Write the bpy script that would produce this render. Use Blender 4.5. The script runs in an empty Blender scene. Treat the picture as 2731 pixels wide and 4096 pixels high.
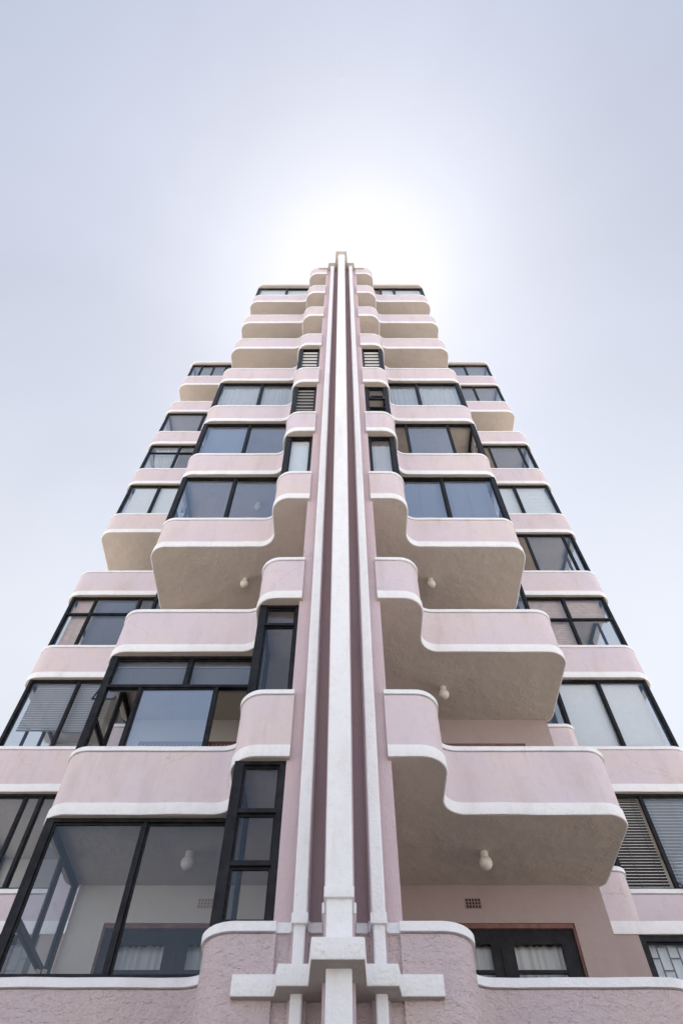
import bpy, bmesh, math, random
from mathutils import Vector, noise
random.seed(7)
SC = bpy.context.scene
COL = SC.collection
ZO = 1.6                                   # eye height: heights below are measured from the eye, the ground lies at z = 0
R = math.radians

# ------------------------------------------------------------------ materials
def new_mat(name):
    m = bpy.data.materials.new(name); m.use_nodes = True
    nt = m.node_tree
    b = nt.nodes['Principled BSDF']
    return m, nt, b

def link(nt, a, b): nt.links.new(a, b)

def noise_node(nt, scale, detail=4, rough=.55, stretch=None, dist=0):
    g = nt.nodes.new('ShaderNodeNewGeometry')
    n = nt.nodes.new('ShaderNodeTexNoise')
    n.inputs['Scale'].default_value = scale
    n.inputs['Detail'].default_value = detail
    n.inputs['Roughness'].default_value = rough
    n.inputs['Distortion'].default_value = dist
    if stretch:
        mp = nt.nodes.new('ShaderNodeMapping'); mp.inputs['Scale'].default_value = stretch[:3]
        if len(stretch) > 3: mp.inputs['Rotation'].default_value = (0, stretch[3], 0)
        link(nt, g.outputs['Position'], mp.inputs['Vector']); link(nt, mp.outputs['Vector'], n.inputs['Vector'])
    else:
        link(nt, g.outputs['Position'], n.inputs['Vector'])
    return n

def ramp(nt, src, lo, hi):
    r = nt.nodes.new('ShaderNodeMapRange')
    r.inputs['From Min'].default_value = lo; r.inputs['From Max'].default_value = hi
    link(nt, src, r.inputs['Value'])
    return r.outputs['Result']

def mixc(nt, fac, a, b):
    m = nt.nodes.new('ShaderNodeMix'); m.data_type = 'RGBA'
    if hasattr(fac, 'is_linked'): link(nt, fac, m.inputs['Factor'])
    else: m.inputs['Factor'].default_value = fac
    for v, s in ((a, m.inputs['A']), (b, m.inputs['B'])):
        if isinstance(v, tuple): s.default_value = (*v, 1)
        else: link(nt, v, s)
    return m.outputs['Result']

def plaster(name, c1, c2, dirt, dirt_amt=.35, bumps=((60, .004, None),), rough=.88, mottle=.7, specks=0, patch=False, cracks=0):
    """painted plaster: slow drift between two paint tones, faint run-off streaks and grime, hand-trowelled relief"""
    m, nt, b = new_mat(name)
    big = noise_node(nt, mottle, 3, .5)
    col = mixc(nt, ramp(nt, big.outputs['Fac'], .35, .65), c1, c2)
    st = noise_node(nt, 1.6, 6, .65, (1.6, 1.6, .35))
    f = nt.nodes.new('ShaderNodeMath'); f.operation = 'MULTIPLY'; f.inputs[1].default_value = dirt_amt
    link(nt, ramp(nt, st.outputs['Fac'], .5, .78), f.inputs[0])
    col = mixc(nt, f.outputs[0], col, dirt)
    fine = noise_node(nt, 9, 5, .7)
    f2 = nt.nodes.new('ShaderNodeMath'); f2.operation = 'MULTIPLY'; f2.inputs[1].default_value = dirt_amt * .55
    link(nt, ramp(nt, fine.outputs['Fac'], .52, .72), f2.inputs[0])
    col = mixc(nt, f2.outputs[0], col, dirt)
    dr = noise_node(nt, 1.0, 5, .7, (7, 7, .45))            # thin drip marks
    da = noise_node(nt, .8, 2, .5)
    fd = nt.nodes.new('ShaderNodeMath'); fd.operation = 'MULTIPLY'
    link(nt, ramp(nt, dr.outputs['Fac'], .56, .74), fd.inputs[0]); link(nt, ramp(nt, da.outputs['Fac'], .42, .62), fd.inputs[1])
    fe = nt.nodes.new('ShaderNodeMath'); fe.operation = 'MULTIPLY'; fe.inputs[1].default_value = dirt_amt * .9
    link(nt, fd.outputs[0], fe.inputs[0])
    col = mixc(nt, fe.outputs[0], col, dirt)
    if specks:
        sp = noise_node(nt, 26, 3, .6)
        area = noise_node(nt, 1.1, 2, .5)
        f3 = nt.nodes.new('ShaderNodeMath'); f3.operation = 'MULTIPLY'
        link(nt, ramp(nt, sp.outputs['Fac'], .70, .74), f3.inputs[0])
        link(nt, ramp(nt, area.outputs['Fac'], .52, .62), f3.inputs[1])
        f4 = nt.nodes.new('ShaderNodeMath'); f4.operation = 'MULTIPLY'; f4.inputs[1].default_value = specks
        link(nt, f3.outputs[0], f4.inputs[0])
        col = mixc(nt, f4.outputs[0], col, (.10, .09, .085))
    if cracks:                                  # hairline cracks, only here and there
        g = nt.nodes.new('ShaderNodeNewGeometry'); wob = noise_node(nt, 3.5, 4, .6)
        ma = nt.nodes.new('ShaderNodeVectorMath'); ma.operation = 'SCALE'; ma.inputs['Scale'].default_value = .28
        link(nt, wob.outputs['Color'], ma.inputs[0])
        pa = nt.nodes.new('ShaderNodeVectorMath'); pa.operation = 'ADD'; link(nt, g.outputs['Position'], pa.inputs[0]); link(nt, ma.outputs[0], pa.inputs[1])
        vo = nt.nodes.new('ShaderNodeTexVoronoi'); vo.feature = 'DISTANCE_TO_EDGE'; vo.inputs['Scale'].default_value = .55
        link(nt, pa.outputs[0], vo.inputs['Vector'])
        area = noise_node(nt, .55, 2, .5)
        f5 = nt.nodes.new('ShaderNodeMath'); f5.operation = 'MULTIPLY'
        link(nt, ramp(nt, vo.outputs['Distance'], .005, .001), f5.inputs[0]); link(nt, ramp(nt, area.outputs['Fac'], .53, .60), f5.inputs[1])
        f6 = nt.nodes.new('ShaderNodeMath'); f6.operation = 'MULTIPLY'; f6.inputs[1].default_value = cracks
        link(nt, f5.outputs[0], f6.inputs[0])
        col = mixc(nt, f6.outputs[0], col, (.17, .12, .12))
    link(nt, col, b.inputs['Base Color'])
    b.inputs['Roughness'].default_value = rough
    b.inputs['Specular IOR Level'].default_value = .25
    prev = None
    for sc, dist, stretch in bumps:
        n = noise_node(nt, sc, 4, .55, stretch, .15)
        bp = nt.nodes.new('ShaderNodeBump'); bp.inputs['Strength'].default_value = 1
        bp.inputs['Distance'].default_value = dist
        if patch and sc == 22:                 # trowel marks come in patches
            pm = noise_node(nt, 1.7, 3, .6)
            q = nt.nodes.new('ShaderNodeMath'); q.operation = 'MULTIPLY'
            link(nt, ramp(nt, pm.outputs['Fac'], .42, .68), q.inputs[0]); link(nt, n.outputs['Fac'], q.inputs[1])
            link(nt, q.outputs[0], bp.inputs['Height'])
        else:
            link(nt, n.outputs['Fac'], bp.inputs['Height'])
        if prev: link(nt, prev, bp.inputs['Normal'])
        prev = bp.outputs['Normal']
    link(nt, prev, b.inputs['Normal'])
    return m

M = {}
M['pink'] = plaster('pink painted plaster', (.660, .565, .570), (.630, .550, .620), (.49, .41, .40), .58, ((45, .004, None), (1.3, .03, None)), cracks=.22, specks=.25)
M['pink_pier'] = plaster('pink pier plaster', (.560, .445, .460), (.570, .465, .510), (.46, .36, .37), .4, ((38, .010, (1, 1, .55)), (7, .016, (1, 1, .4))), cracks=.22)
M['recess_shade'] = plaster('pink plaster with recess shade', (.345, .252, .268), (.33, .245, .272), (.26, .19, .20), .4, ((30, .010, (1, 1, .55)),))  # pier pink darkened: shade of the recess put into the colour
M['pink_rough'] = plaster('pink roughcast plaster', (.645, .53, .525), (.61, .505, .54), (.53, .43, .38), .35, ((10, .040, (1, 1, 2.0, .5)), (23, .028, (1, 1, 1.8, .4)), (60, .006, None), (1.5, .05, None)), mottle=1.1)
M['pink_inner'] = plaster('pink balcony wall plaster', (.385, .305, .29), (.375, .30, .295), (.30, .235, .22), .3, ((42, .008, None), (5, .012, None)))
M['white'] = plaster('white painted plaster', (.83, .835, .87), (.82, .82, .85), (.60, .57, .55), .46, ((34, .009, None), (6, .016, None)), rough=.8)
M['white_cap'] = plaster('white painted cornice plaster', (.82, .815, .835), (.81, .80, .815), (.60, .57, .55), .28, ((24, .016, None), (6, .02, None)), rough=.8, specks=.8)
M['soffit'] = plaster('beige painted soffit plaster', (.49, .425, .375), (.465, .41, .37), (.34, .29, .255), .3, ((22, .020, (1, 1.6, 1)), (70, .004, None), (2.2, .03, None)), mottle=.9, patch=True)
M['under'] = plaster('grey underside plaster', (.46, .42, .395), (.44, .405, .385), (.3, .27, .25), .4, ((30, .012, None),))  # greyer than the white cornice faces above it
M['cream'] = plaster('cream room wall plaster', (.58, .54, .49), (.56, .52, .48), (.45, .41, .37), .2, ((50, .004, None),))
M['ground'] = plaster('pale sand', (.56, .535, .50), (.53, .505, .475), (.40, .38, .35), .3, ((30, .004, None),), mottle=.15)
M['road'] = plaster('asphalt', (.055, .055, .057), (.065, .063, .062), (.09, .085, .08), .3, ((70, .006, None),), mottle=.3)
M['pavement'] = plaster('concrete paving', (.075, .07, .066), (.065, .062, .06), (.05, .047, .044), .4, ((40, .004, None),), mottle=.4)

def simple(name, col, rough, metal=0, spec=.5, var=.0):
    m, nt, b = new_mat(name)
    b.inputs['Base Color'].default_value = (*col, 1)
    b.inputs['Roughness'].default_value = rough; b.inputs['Metallic'].default_value = metal
    b.inputs['Specular IOR Level'].default_value = spec
    if var:
        n = noise_node(nt, 7, 5, .65)
        c = mixc(nt, ramp(nt, n.outputs['Fac'], .4, .7), col, tuple(min(1, v * (1 + var) + .01 * var) for v in col))
        link(nt, c, b.inputs['Base Color'])
        link(nt, ramp(nt, n.outputs['Fac'], -.6 / max(rough, .1) * .3, 1.4 / max(rough, .1) * .6), b.inputs['Roughness']) if False else None
    return m
M['frame'] = simple('black coated aluminium', (.006, .006, .008), .42, spec=.22, var=1.0)
M['frame_white'] = simple('white coated aluminium', (.7, .7, .7), .4)
M['door'] = simple('dark stained door timber', (.007, .006, .009), .5, spec=.25, var=.8)
M['reveal'] = simple('red oxide door reveal', (.16, .075, .065), .8, var=.5)
M['lamp'] = simple('opal lamp glass', (.62, .585, .53), .35)
M['vent'] = simple('terracotta air brick', (.30, .20, .18), .9, var=.4)
M['vent_dark'] = simple('air brick holes', (.03, .022, .02), .9)
M['blind_white'] = simple('white blind slats', (.72, .73, .74), .5)
M['blind_roller'] = simple('white roller blind cloth', (.84, .84, .82), .8, var=.06)
M['blind_grey'] = simple('grey metal blind slats', (.085, .08, .075), .4)
M['blind_blue'] = simple('pale blue grey blind slats', (.26, .28, .34), .5)
M['blind_brown'] = simple('reddish bamboo blind', (.60, .45, .38), .8, var=.25)
M['blind_mid'] = simple('grey white blind slats', (.34, .35, .37), .5)
M['louvre'] = simple('louvre blades', (.60, .61, .62), .3)
M['wood'] = simple('weathered wood', (.30, .26, .22), .8, var=.5)
M['seat_red'] = simple('dark red woven seat back', (.075, .022, .02), .8, var=.5)
M['seat_stripe'] = simple('pale cane stripes', (.42, .32, .16), .7)
M['chair_pale'] = simple('pale moulded chair', (.36, .38, .42), .5)
M['cable'] = simple('black cable', (.02, .018, .018), .6)
M['dark'] = simple('dark shade stand-in', (.05, .045, .042), .9)  # flat dark tone in place of unlit depth
M['bars'] = simple('grey burglar bars', (.08, .08, .09), .5)

def cloth(name, col, trans=.35):
    m, nt, b = new_mat(name)
    out = nt.nodes['Material Output']
    b.inputs['Base Color'].default_value = (*col, 1); b.inputs['Roughness'].default_value = .9
    t = nt.nodes.new('ShaderNodeBsdfTranslucent'); t.inputs['Color'].default_value = (*col, 1)
    mx = nt.nodes.new('ShaderNodeMixShader'); mx.inputs['Fac'].default_value = trans
    link(nt, b.outputs[0], mx.inputs[1]); link(nt, t.outputs[0], mx.inputs[2]); link(nt, mx.outputs[0], out.inputs['Surface'])
    w = noise_node(nt, 120, 2, .5)
    bp = nt.nodes.new('ShaderNodeBump'); bp.inputs['Distance'].default_value = .002
    link(nt, w.outputs['Fac'], bp.inputs['Height']); link(nt, bp.outputs[0], b.inputs['Normal'])
    return m
M['curtain'] = cloth('white net curtain', (.80, .79, .76))
M['curtain_door'] = cloth('cream door curtain', (.78, .73, .66), .2)

def glass_mat(name, r0, tint):
    m, nt, b = new_mat(name)
    nt.nodes.remove(b)
    out = nt.nodes['Material Output']
    tr = nt.nodes.new('ShaderNodeBsdfTransparent'); tr.inputs['Color'].default_value = (.86, .89, .92, 1)
    gl = nt.nodes.new('ShaderNodeBsdfGlossy'); gl.inputs['Roughness'].default_value = .015
    gl.inputs['Color'].default_value = (*tint, 1)
    ge = nt.nodes.new('ShaderNodeNewGeometry')              # reflectance of two glass surfaces, the same from either side
    dt = nt.nodes.new('ShaderNodeVectorMath'); dt.operation = 'DOT_PRODUCT'
    link(nt, ge.outputs['Normal'], dt.inputs[0]); link(nt, ge.outputs['Incoming'], dt.inputs[1])
    def mth(op, a, b=None):
        q = nt.nodes.new('ShaderNodeMath'); q.operation = op
        for i, v in enumerate((a, b)):
            if v is None: continue
            if hasattr(v, 'is_linked'): link(nt, v, q.inputs[i])
            else: q.inputs[i].default_value = v
        return q.outputs[0]
    inv = mth('SUBTRACT', 1.0, mth('ABSOLUTE', dt.outputs['Value']))
    fac = mth('ADD', mth('MULTIPLY', mth('POWER', inv, 2.8), 1 - r0 - .08), r0)
    n = noise_node(nt, .9, 2, .4)
    bp = nt.nodes.new('ShaderNodeBump'); bp.inputs['Distance'].default_value = .004; bp.inputs['Strength'].default_value = .5
    link(nt, n.outputs['Fac'], bp.inputs['Height']); link(nt, bp.outputs[0], gl.inputs['Normal'])
    mx = nt.nodes.new('ShaderNodeMixShader')
    link(nt, fac, mx.inputs['Fac']); link(nt, tr.outputs[0], mx.inputs[1]); link(nt, gl.outputs[0], mx.inputs[2])
    link(nt, mx.outputs[0], out.inputs['Surface'])
    return m
M['glass'] = glass_mat('window glass', .058, (.78, .89, 1))
M['glass_mirror'] = glass_mat('sun film window glass', .38, (.80, .89, .97))
M['glass_film'] = glass_mat('reflective window glass', .17, (.72, .84, 1))

# ------------------------------------------------------------------ mesh helpers
WLOC = {}
class MB:
    def __init__(s): s.v = []; s.f = []
    def add(s, vs, fs):
        o = len(s.v); s.v += [tuple(v) for v in vs]; s.f += [tuple(i + o for i in f) for f in fs]
    def box(s, x0, x1, y0, y1, z0, z1):
        x0, x1 = sorted((x0, x1))
        s.add([(x0, y0, z0), (x1, y0, z0), (x1, y1, z0), (x0, y1, z0), (x0, y0, z1), (x1, y0, z1), (x1, y1, z1), (x0, y1, z1)],
              [(0, 3, 2, 1), (4, 5, 6, 7), (0, 1, 5, 4), (1, 2, 6, 5), (2, 3, 7, 6), (3, 0, 4, 7)])
    def hexa(s, pts):
        s.add(pts, [(0, 3, 2, 1), (4, 5, 6, 7), (0, 1, 5, 4), (1, 2, 6, 5), (2, 3, 7, 6), (3, 0, 4, 7)])
    def bar(s, p0, p1, a0, a1, z0, z1, n0, n1):
        """box along the plan line p0-p1: a along it, n across it"""
        d = Vector(p1) - Vector(p0); L = d.length; t = d / L; n = Vector((t.y, -t.x))
        q = lambda a, b: Vector(p0) + t * a + n * b
        c = [q(a0, n0), q(a1, n0), q(a1, n1), q(a0, n1)]
        s.hexa([(p.x, p.y, z0) for p in c] + [(p.x, p.y, z1) for p in c])
    def prism(s, poly, z0, z1):
        n = len(poly)
        s.add([(x, y, z0) for x, y in poly] + [(x, y, z1) for x, y in poly],
              [tuple(range(n))[::-1], tuple(range(n, 2 * n))] + [(i, (i + 1) % n, n + (i + 1) % n, n + i) for i in range(n)])
    def sweep(s, path, prof, wob=0):
        """closed profile [(out, z)] carried along an open plan path"""
        nrm = normals(path); k = len(prof); vs = []
        for i, (p, n) in enumerate(zip(path, nrm)):
            for o, z in prof:
                w = wz = 0
                if wob:
                    w = noise.noise((p[0] * 1.9, p[1] * 1.9, z * .7)) * wob + noise.noise((p[0] * 6, p[1] * 6, z * 3.1)) * wob * .5
                    wz = noise.noise((p[0] * 1.7 + 9, p[1] * 1.7, z * .7 + 5)) * wob * 1.2 + noise.noise((p[0] * 7 + 4, p[1] * 7, z * 3 + 2)) * wob * .5
                vs.append((p[0] + n[0] * (o + w), p[1] + n[1] * (o + w), z + wz))
        fs = []
        for i in range(len(path) - 1):
            for j in range(k):
                a = i * k + j; b = i * k + (j + 1) % k
                fs.append((a, b, b + k, a + k))
        fs.append(tuple(range(k))[::-1]); fs.append(tuple(range((len(path) - 1) * k, len(path) * k)))
        s.add(vs, fs)
    def lathe(s, c, prof, n=20):
        k = len(prof); vs = []
        for i in range(n):
            a = 2 * math.pi * i / n
            for r, z in prof: vs.append((c[0] + r * math.cos(a), c[1] + r * math.sin(a), c[2] + z))
        s.add(vs, [(i * k + j, ((i + 1) % n) * k + j, ((i + 1) % n) * k + j + 1, i * k + j + 1) for i in range(n) for j in range(k - 1)])
    def tube(s, pts, r, n=8):
        vs = []; P = [Vector(p) for p in pts]
        for i, p in enumerate(P):
            t = (P[min(i + 1, len(P) - 1)] - P[max(i - 1, 0)]).normalized()
            u = t.cross(Vector((0, 1, .01))).normalized(); w = t.cross(u)
            for j in range(n):
                a = 2 * math.pi * j / n; vs.append(p + (u * math.cos(a) + w * math.sin(a)) * r)
        fs = [(i * n + j, i * n + (j + 1) % n, (i + 1) * n + (j + 1) % n, (i + 1) * n + j) for i in range(len(P) - 1) for j in range(n)]
        fs += [tuple(range(n)), tuple(range((len(P) - 1) * n, len(P) * n))]
        s.add(vs, fs)
    def mirror(s, sx):
        if sx < 0:
            s.v = [(-x, y, z) for x, y, z in s.v]
        return s
    def build(s, name, mat, parent=None, smooth=35, bevel=0, seg=2):
        if not s.v: return None
        xs, ys, zs = zip(*s.v)
        o = Vector(((min(xs) + max(xs)) / 2, (min(ys) + max(ys)) / 2, min(zs) + ZO))
        me = bpy.data.meshes.new(name)
        me.from_pydata([(x - o.x, y - o.y, z + ZO - o.z) for x, y, z in s.v], [], s.f)
        bm = bmesh.new(); bm.from_mesh(me)
        big = [f for f in bm.faces if len(f.verts) > 4]
        if big: bmesh.ops.triangulate(bm, faces=big)
        bmesh.ops.recalc_face_normals(bm, faces=bm.faces)
        if bevel:
            es = [e for e in bm.edges if len(e.link_faces) == 2 and e.calc_face_angle(0) > .6]
            bmesh.ops.bevel(bm, geom=es, offset=bevel, segments=seg, affect='EDGES', profile=.6)
        bm.to_mesh(me); bm.free()
        if smooth:
            me.polygons.foreach_set('use_smooth', [True] * len(me.polygons))
            me.set_sharp_from_angle(angle=R(smooth))
        ob = bpy.data.objects.new(name, me); COL.objects.link(ob)
        me.materials.append(M[mat])
        if parent is not None:
            ob.parent = parent; ob.location = o - WLOC[parent.name]
        else:
            ob.location = o
        WLOC[ob.name] = o
        return ob

def normals(path):
    out = []
    for i in range(len(path)):
        a = Vector(path[max(i - 1, 0)]); b = Vector(path[min(i + 1, len(path) - 1)])
        t = (b - a).normalized(); out.append((t.y, -t.x))
    return out

def fillet(pts, step=.22, seg=9):
    """[(x, y, r)] -> plan polyline with rounded corners and straight runs cut into short pieces"""
    out = []
    for i, (x, y, r) in enumerate(pts):
        p = Vector((x, y))
        if r == 0 or i in (0, len(pts) - 1): out.append([p]); continue
        a = (Vector(pts[i - 1][:2]) - p).normalized(); b = (Vector(pts[i + 1][:2]) - p).normalized()
        ang = a.angle(b); d = r / math.tan(ang / 2)
        c = p + (a + b).normalized() * (r / math.sin(ang / 2))
        p0 = p + a * d; p1 = p + b * d
        a0 = math.atan2(p0.y - c.y, p0.x - c.x); a1 = math.atan2(p1.y - c.y, p1.x - c.x)
        da = (a1 - a0 + math.pi) % (2 * math.pi) - math.pi
        out.append([Vector((c.x + r * math.cos(a0 + da * k / seg), c.y + r * math.sin(a0 + da * k / seg))) for k in range(seg + 1)])
    flat = [out[0][0]]
    for grp in out[1:]:
        L = (grp[0] - flat[-1]).length; n = max(1, int(L / step)); s0 = flat[-1].copy()
        for k in range(1, n): flat.append(s0.lerp(grp[0], k / n))
        flat += grp
    return [(p.x, p.y) for p in flat]

def offset(path, d):
    return [(p[0] + n[0] * d, p[1] + n[1] * d) for p, n in zip(path, normals(path))]

def tag(o, label=None, cat=None, group=None, kind=None):
    if label: o['label'] = label
    if cat: o['category'] = cat
    if group: o['group'] = group
    if kind: o['kind'] = kind
    return o

# ------------------------------------------------------------------ the building
ZT = [3.49, 6.50, 9.51, 12.56, 15.60, 18.65, 21.67, 24.73, 27.72, 30.72]     # top of each parapet
PH = 1.09                                                                    # parapet height, soffit to coping
ROOF0, ROOF1 = 32.36, 32.64
GZ = -ZO
BACK = 9.85
bld = bpy.data.objects.new('apartment_building', None); COL.objects.link(bld)
bld.location = (0, 12, 0); WLOC[bld.name] = Vector((0, 12, 0))
tag(bld, 'tall pink stepped apartment block with white banded rounded balconies and a white central fin', 'building')

MX = {1: 3.84, -1: 3.93}
WX = {1: 7.37, -1: 7.50}
def bay_path(s, top=False):
    mx = MX[s]
    return fillet([(.60, 7.0, 0), (1.335, 7.0, .33), (1.335, 8.17, .34), (mx, 8.17, .33), (mx, BACK + .06, .16), (3.5, BACK + .06, 0)])
def inner_path(s):
    return fillet([(.60, 7.0, 0), (1.335, 7.0, .33), (1.335, 8.6, 0)])
def wing_path(s):
    return fillet([(3.72, 11.25, 0), (4.82, 11.25, .2), (4.82, 11.95, .06), (WX[s], 11.95, .36), (WX[s], 14.3, 0)])

def coping(path, zt, s, parent, h=.085, out=.022):
    m = MB(); m.sweep(path, [(-.15, zt - h), (out, zt - h), (out + .002, zt - .02), (out - .012, zt - .003), (-.15, zt)], .006)
    return m.mirror(s).build('coping', 'white', parent)
def band(path, zb, s, parent, h=.17):
    m = MB(); m.sweep(path, [(-.002, zb + .003), (.014, zb + .001), (.022, zb + .014), (.020, zb + h), (-.002, zb + h + .002)], .007)
    return m.mirror(s).build('lower_band', 'white', parent)
def soffit(path, back, zb, s, parent):
    p = offset(path, -.003); poly = p + [(p[-1][0], back), (p[0][0], back)]
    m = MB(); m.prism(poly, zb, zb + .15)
    return m.mirror(s).build('soffit', 'soffit', parent)

for k, zt in enumerate(ZT):
    for s in (1, -1):
        path = bay_path(s)
        zb = zt - PH
        w = MB()
        if k == 0:                         # rough plinth storey standing on the ground
            w.sweep(path, [(-.14, GZ), (0, GZ), (0, zt - .115), (-.035, zt - .115), (-.035, zt - .06), (-.14, zt - .06)], .006)
            b = w.mirror(s).build('plinth_wall', 'pink_rough', bld)
            coping(path, zt, s, b, .10, .03)
            p = offset(path, -.1); m = MB(); m.prism(p + [(p[-1][0], BACK + .1), (p[0][0], BACK + .1)], zb - .15, zb)
            m.mirror(s).build('balcony_floor', 'soffit', b)
            continue
        w.sweep(path, [(-.13, zb + .12), (0, zb + .12), (0, zt - .099), (-.035, zt - .099), (-.035, zt - .06), (-.13, zt - .06)], .003)
        b = w.mirror(s).build('balcony', 'pink', bld)
        coping(path, zt, s, b); band(path, zb, s, b)
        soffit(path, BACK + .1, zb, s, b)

# rear balcony walls with door openings, storey by storey
DOOR = (1.60, 3.24, 1.42)                  # x0, x1, height above parapet foot line
for k in range(9):
    for s in (1, -1):
        z0 = ZT[k] - PH if k else ZT[0] - PH
        z1 = ZT[k + 1] - PH
        closed = (s < 0 and k in (0, 1, 3, 4, 5)) or (s > 0 and k in (3, 4, 5))
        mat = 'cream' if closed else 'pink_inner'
        m = MB(); dz = z0 + 2.49
        x0, x1 = DOOR[:2]
        if k <= 2:
            m.box(.5, x0, BACK, BACK + .14, z0, z1); m.box(x1, 3.74, BACK, BACK + .14, z0, z1)
            m.box(x0, x1, BACK + .0005, BACK + .1395, dz, z1)
        else:
            m.box(.5, 3.74, BACK, BACK + .14, z0, z1)
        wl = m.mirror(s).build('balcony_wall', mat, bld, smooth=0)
        if k in (0,):
            v = MB(); v.box(1.775, 2.005, BACK - .008, BACK + .01, z1 - .33, z1 - .185)
            vb = v.mirror(s).build('air_brick', 'vent' if s > 0 else 'cream', wl, smooth=0)
            v = MB()
            for i in range(5):
                for j in range(3):
                    v.box(1.787 + i * .043, 1.787 + i * .043 + .032, BACK - .0095, BACK, z1 - .322 + j * .045, z1 - .322 + j * .045 + .035)
            tag(v.mirror(s).build('vent_holes', 'vent_dark' if s > 0 else 'vent', wl, smooth=0), 'grid of dark air holes')
        if k <= 2:
            d = MB()
            d.box(x0 + .002, x1 - .002, BACK + .02, BACK + .13, dz - .06, dz - .002)
            d.box(x0 + .002, x0 + .03, BACK + .02, BACK + .13, z0 + .15, dz - .06)
            d.box(x1 - .03, x1 - .002, BACK + .02, BACK + .13, z0 + .15, dz - .06)
            d.mirror(s).build('door_reveal', 'reveal', wl, smooth=0)
            d = MB(); y0, y1 = BACK + .06, BACK + .11
            X0, X1 = x0 + .03, x1 - .03
            d.box(X0, X1, y0, y1, dz - .24, dz - .06)                       # head rail
            d.box(X0, X0 + .05, y0, y1, z0 + .15, dz - .24); d.box(X1 - .2, X1, y0, y1, z0 + .15, dz - .24)
            d.box(2.05, 2.36, y0, y1, z0 + .15, dz - .24)                   # meeting stiles
            d.box(2.18, 2.23, y0 - .015, y0, z0 + .15, dz - .3)
            for a, c in ((X0 + .05, 2.05), (2.36, X1 - .2)):
                d.box(a, c, y0 + .004, y1 - .004, z0 + 1.89, z0 + 1.93); d.box(a, c, y0 + .004, y1 - .004, z0 + 1.29, z0 + 1.33); d.box(a, c, y0 + .002, y1 - .002, z0 + .15, z0 + .75)
            dr = d.mirror(s).build('balcony_door', 'door', bld, smooth=0)
            for a, c in ((X0 + .05, 2.05), (2.36, X1 - .2)):
                g = MB(); g.add([(a, y0 + .03, z0 + .75), (c, y0 + .03, z0 + .75), (c, y0 + .03, dz - .24), (a, y0 + .03, dz - .24)], [(0, 1, 2, 3)])
                g.mirror(s).build('pane', 'glass', dr, smooth=0)

# wings: set back behind the balconies on both flanks
for k in range(1, 10):
    for s in (1, -1):
        zt = ZT[k]; zb = zt - PH; path = wing_path(s)
        w = MB(); w.sweep(path, [(-.13, zb + .12), (0, zb + .12), (0, zt - .099), (-.035, zt - .099), (-.035, zt - .06), (-.13, zt - .06)], .003)
        b = w.mirror(s).build('wing_parapet', 'pink', bld)
        coping(path, zt, s, b)
        if k == 1:
            p2 = [(3.72 + i * .26, 11.24) for i in range(15)]
            band(p2, zb, s, b, .19)
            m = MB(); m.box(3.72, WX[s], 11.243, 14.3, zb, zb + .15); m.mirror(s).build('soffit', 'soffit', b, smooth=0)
        else:
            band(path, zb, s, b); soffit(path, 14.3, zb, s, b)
for s in (1, -1):                          # wing ground storey wall around its window opening
    m = MB(); zt = ZT[1] - PH
    m.box(3.72, 4.64, 11.25, 11.5, GZ, zt); m.box(7.05, WX[s], 11.25, 11.5, GZ, zt); m.box(4.64, 7.05, 11.251, 11.499, GZ, 3.6)
    m.box(4.64, 7.05, 11.6, 11.7, GZ, 3.5)
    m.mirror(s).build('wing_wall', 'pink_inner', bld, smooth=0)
    m = MB(); m.box(3.75, WX[s] - .1, 14.3, 14.45, GZ, ROOF0); 
    m.mirror(s).build('room_wall', 'cream', bld, smooth=0)
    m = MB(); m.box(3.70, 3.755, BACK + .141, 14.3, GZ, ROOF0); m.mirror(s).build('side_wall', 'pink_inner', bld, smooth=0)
m = MB(); m.box(-3.69, 3.69, BACK + .45, 20, GZ, ROOF0); m.box(-7.3, 7.3, 14.46, 20, GZ, ROOF0 - .01)
m.build('core_wall', 'pink', bld, smooth=0)
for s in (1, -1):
    m = MB(); m.box(.5, 3.69, BACK + .40, BACK + .445, GZ, ROOF0); m.mirror(s).build('dark_room_stand_in', 'dark', bld, smooth=0)  # dark sheet in place of the unlit rooms behind the doors

# roof slabs
for s in (1, -1):
    mx = MX[s] - .01
    p = fillet([(0, 8.17, 0), (mx, 8.17, .33), (mx, 11, 0)])
    m = MB(); m.prism(offset(p, -.004) + [(0, 11)], ROOF0, ROOF1 - .06); r = m.mirror(s).build('roof', 'soffit', bld)
    m = MB(); m.sweep(p, [(-.2, ROOF1 - .06), (.0, ROOF1 - .1), (.03, ROOF1 - .09), (.03, ROOF1), (-.2, ROOF1)], .003); m.mirror(s).build('roof_edge', 'white', r)
    p = wing_path(s)
    m = MB(); q = offset(p, -.004); m.prism(q + [(q[-1][0], 20), (q[0][0], 20)], ROOF0, ROOF1 - .07); r = m.mirror(s).build('roof', 'soffit', bld)
    m = MB(); m.sweep(p, [(-.2, ROOF1 - .07), (.0, ROOF1 - .11), (.03, ROOF1 - .1), (.03, ROOF1 - .01), (-.2, ROOF1 - .01)], .003); m.mirror(s).build('roof_edge', 'white', r)

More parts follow.
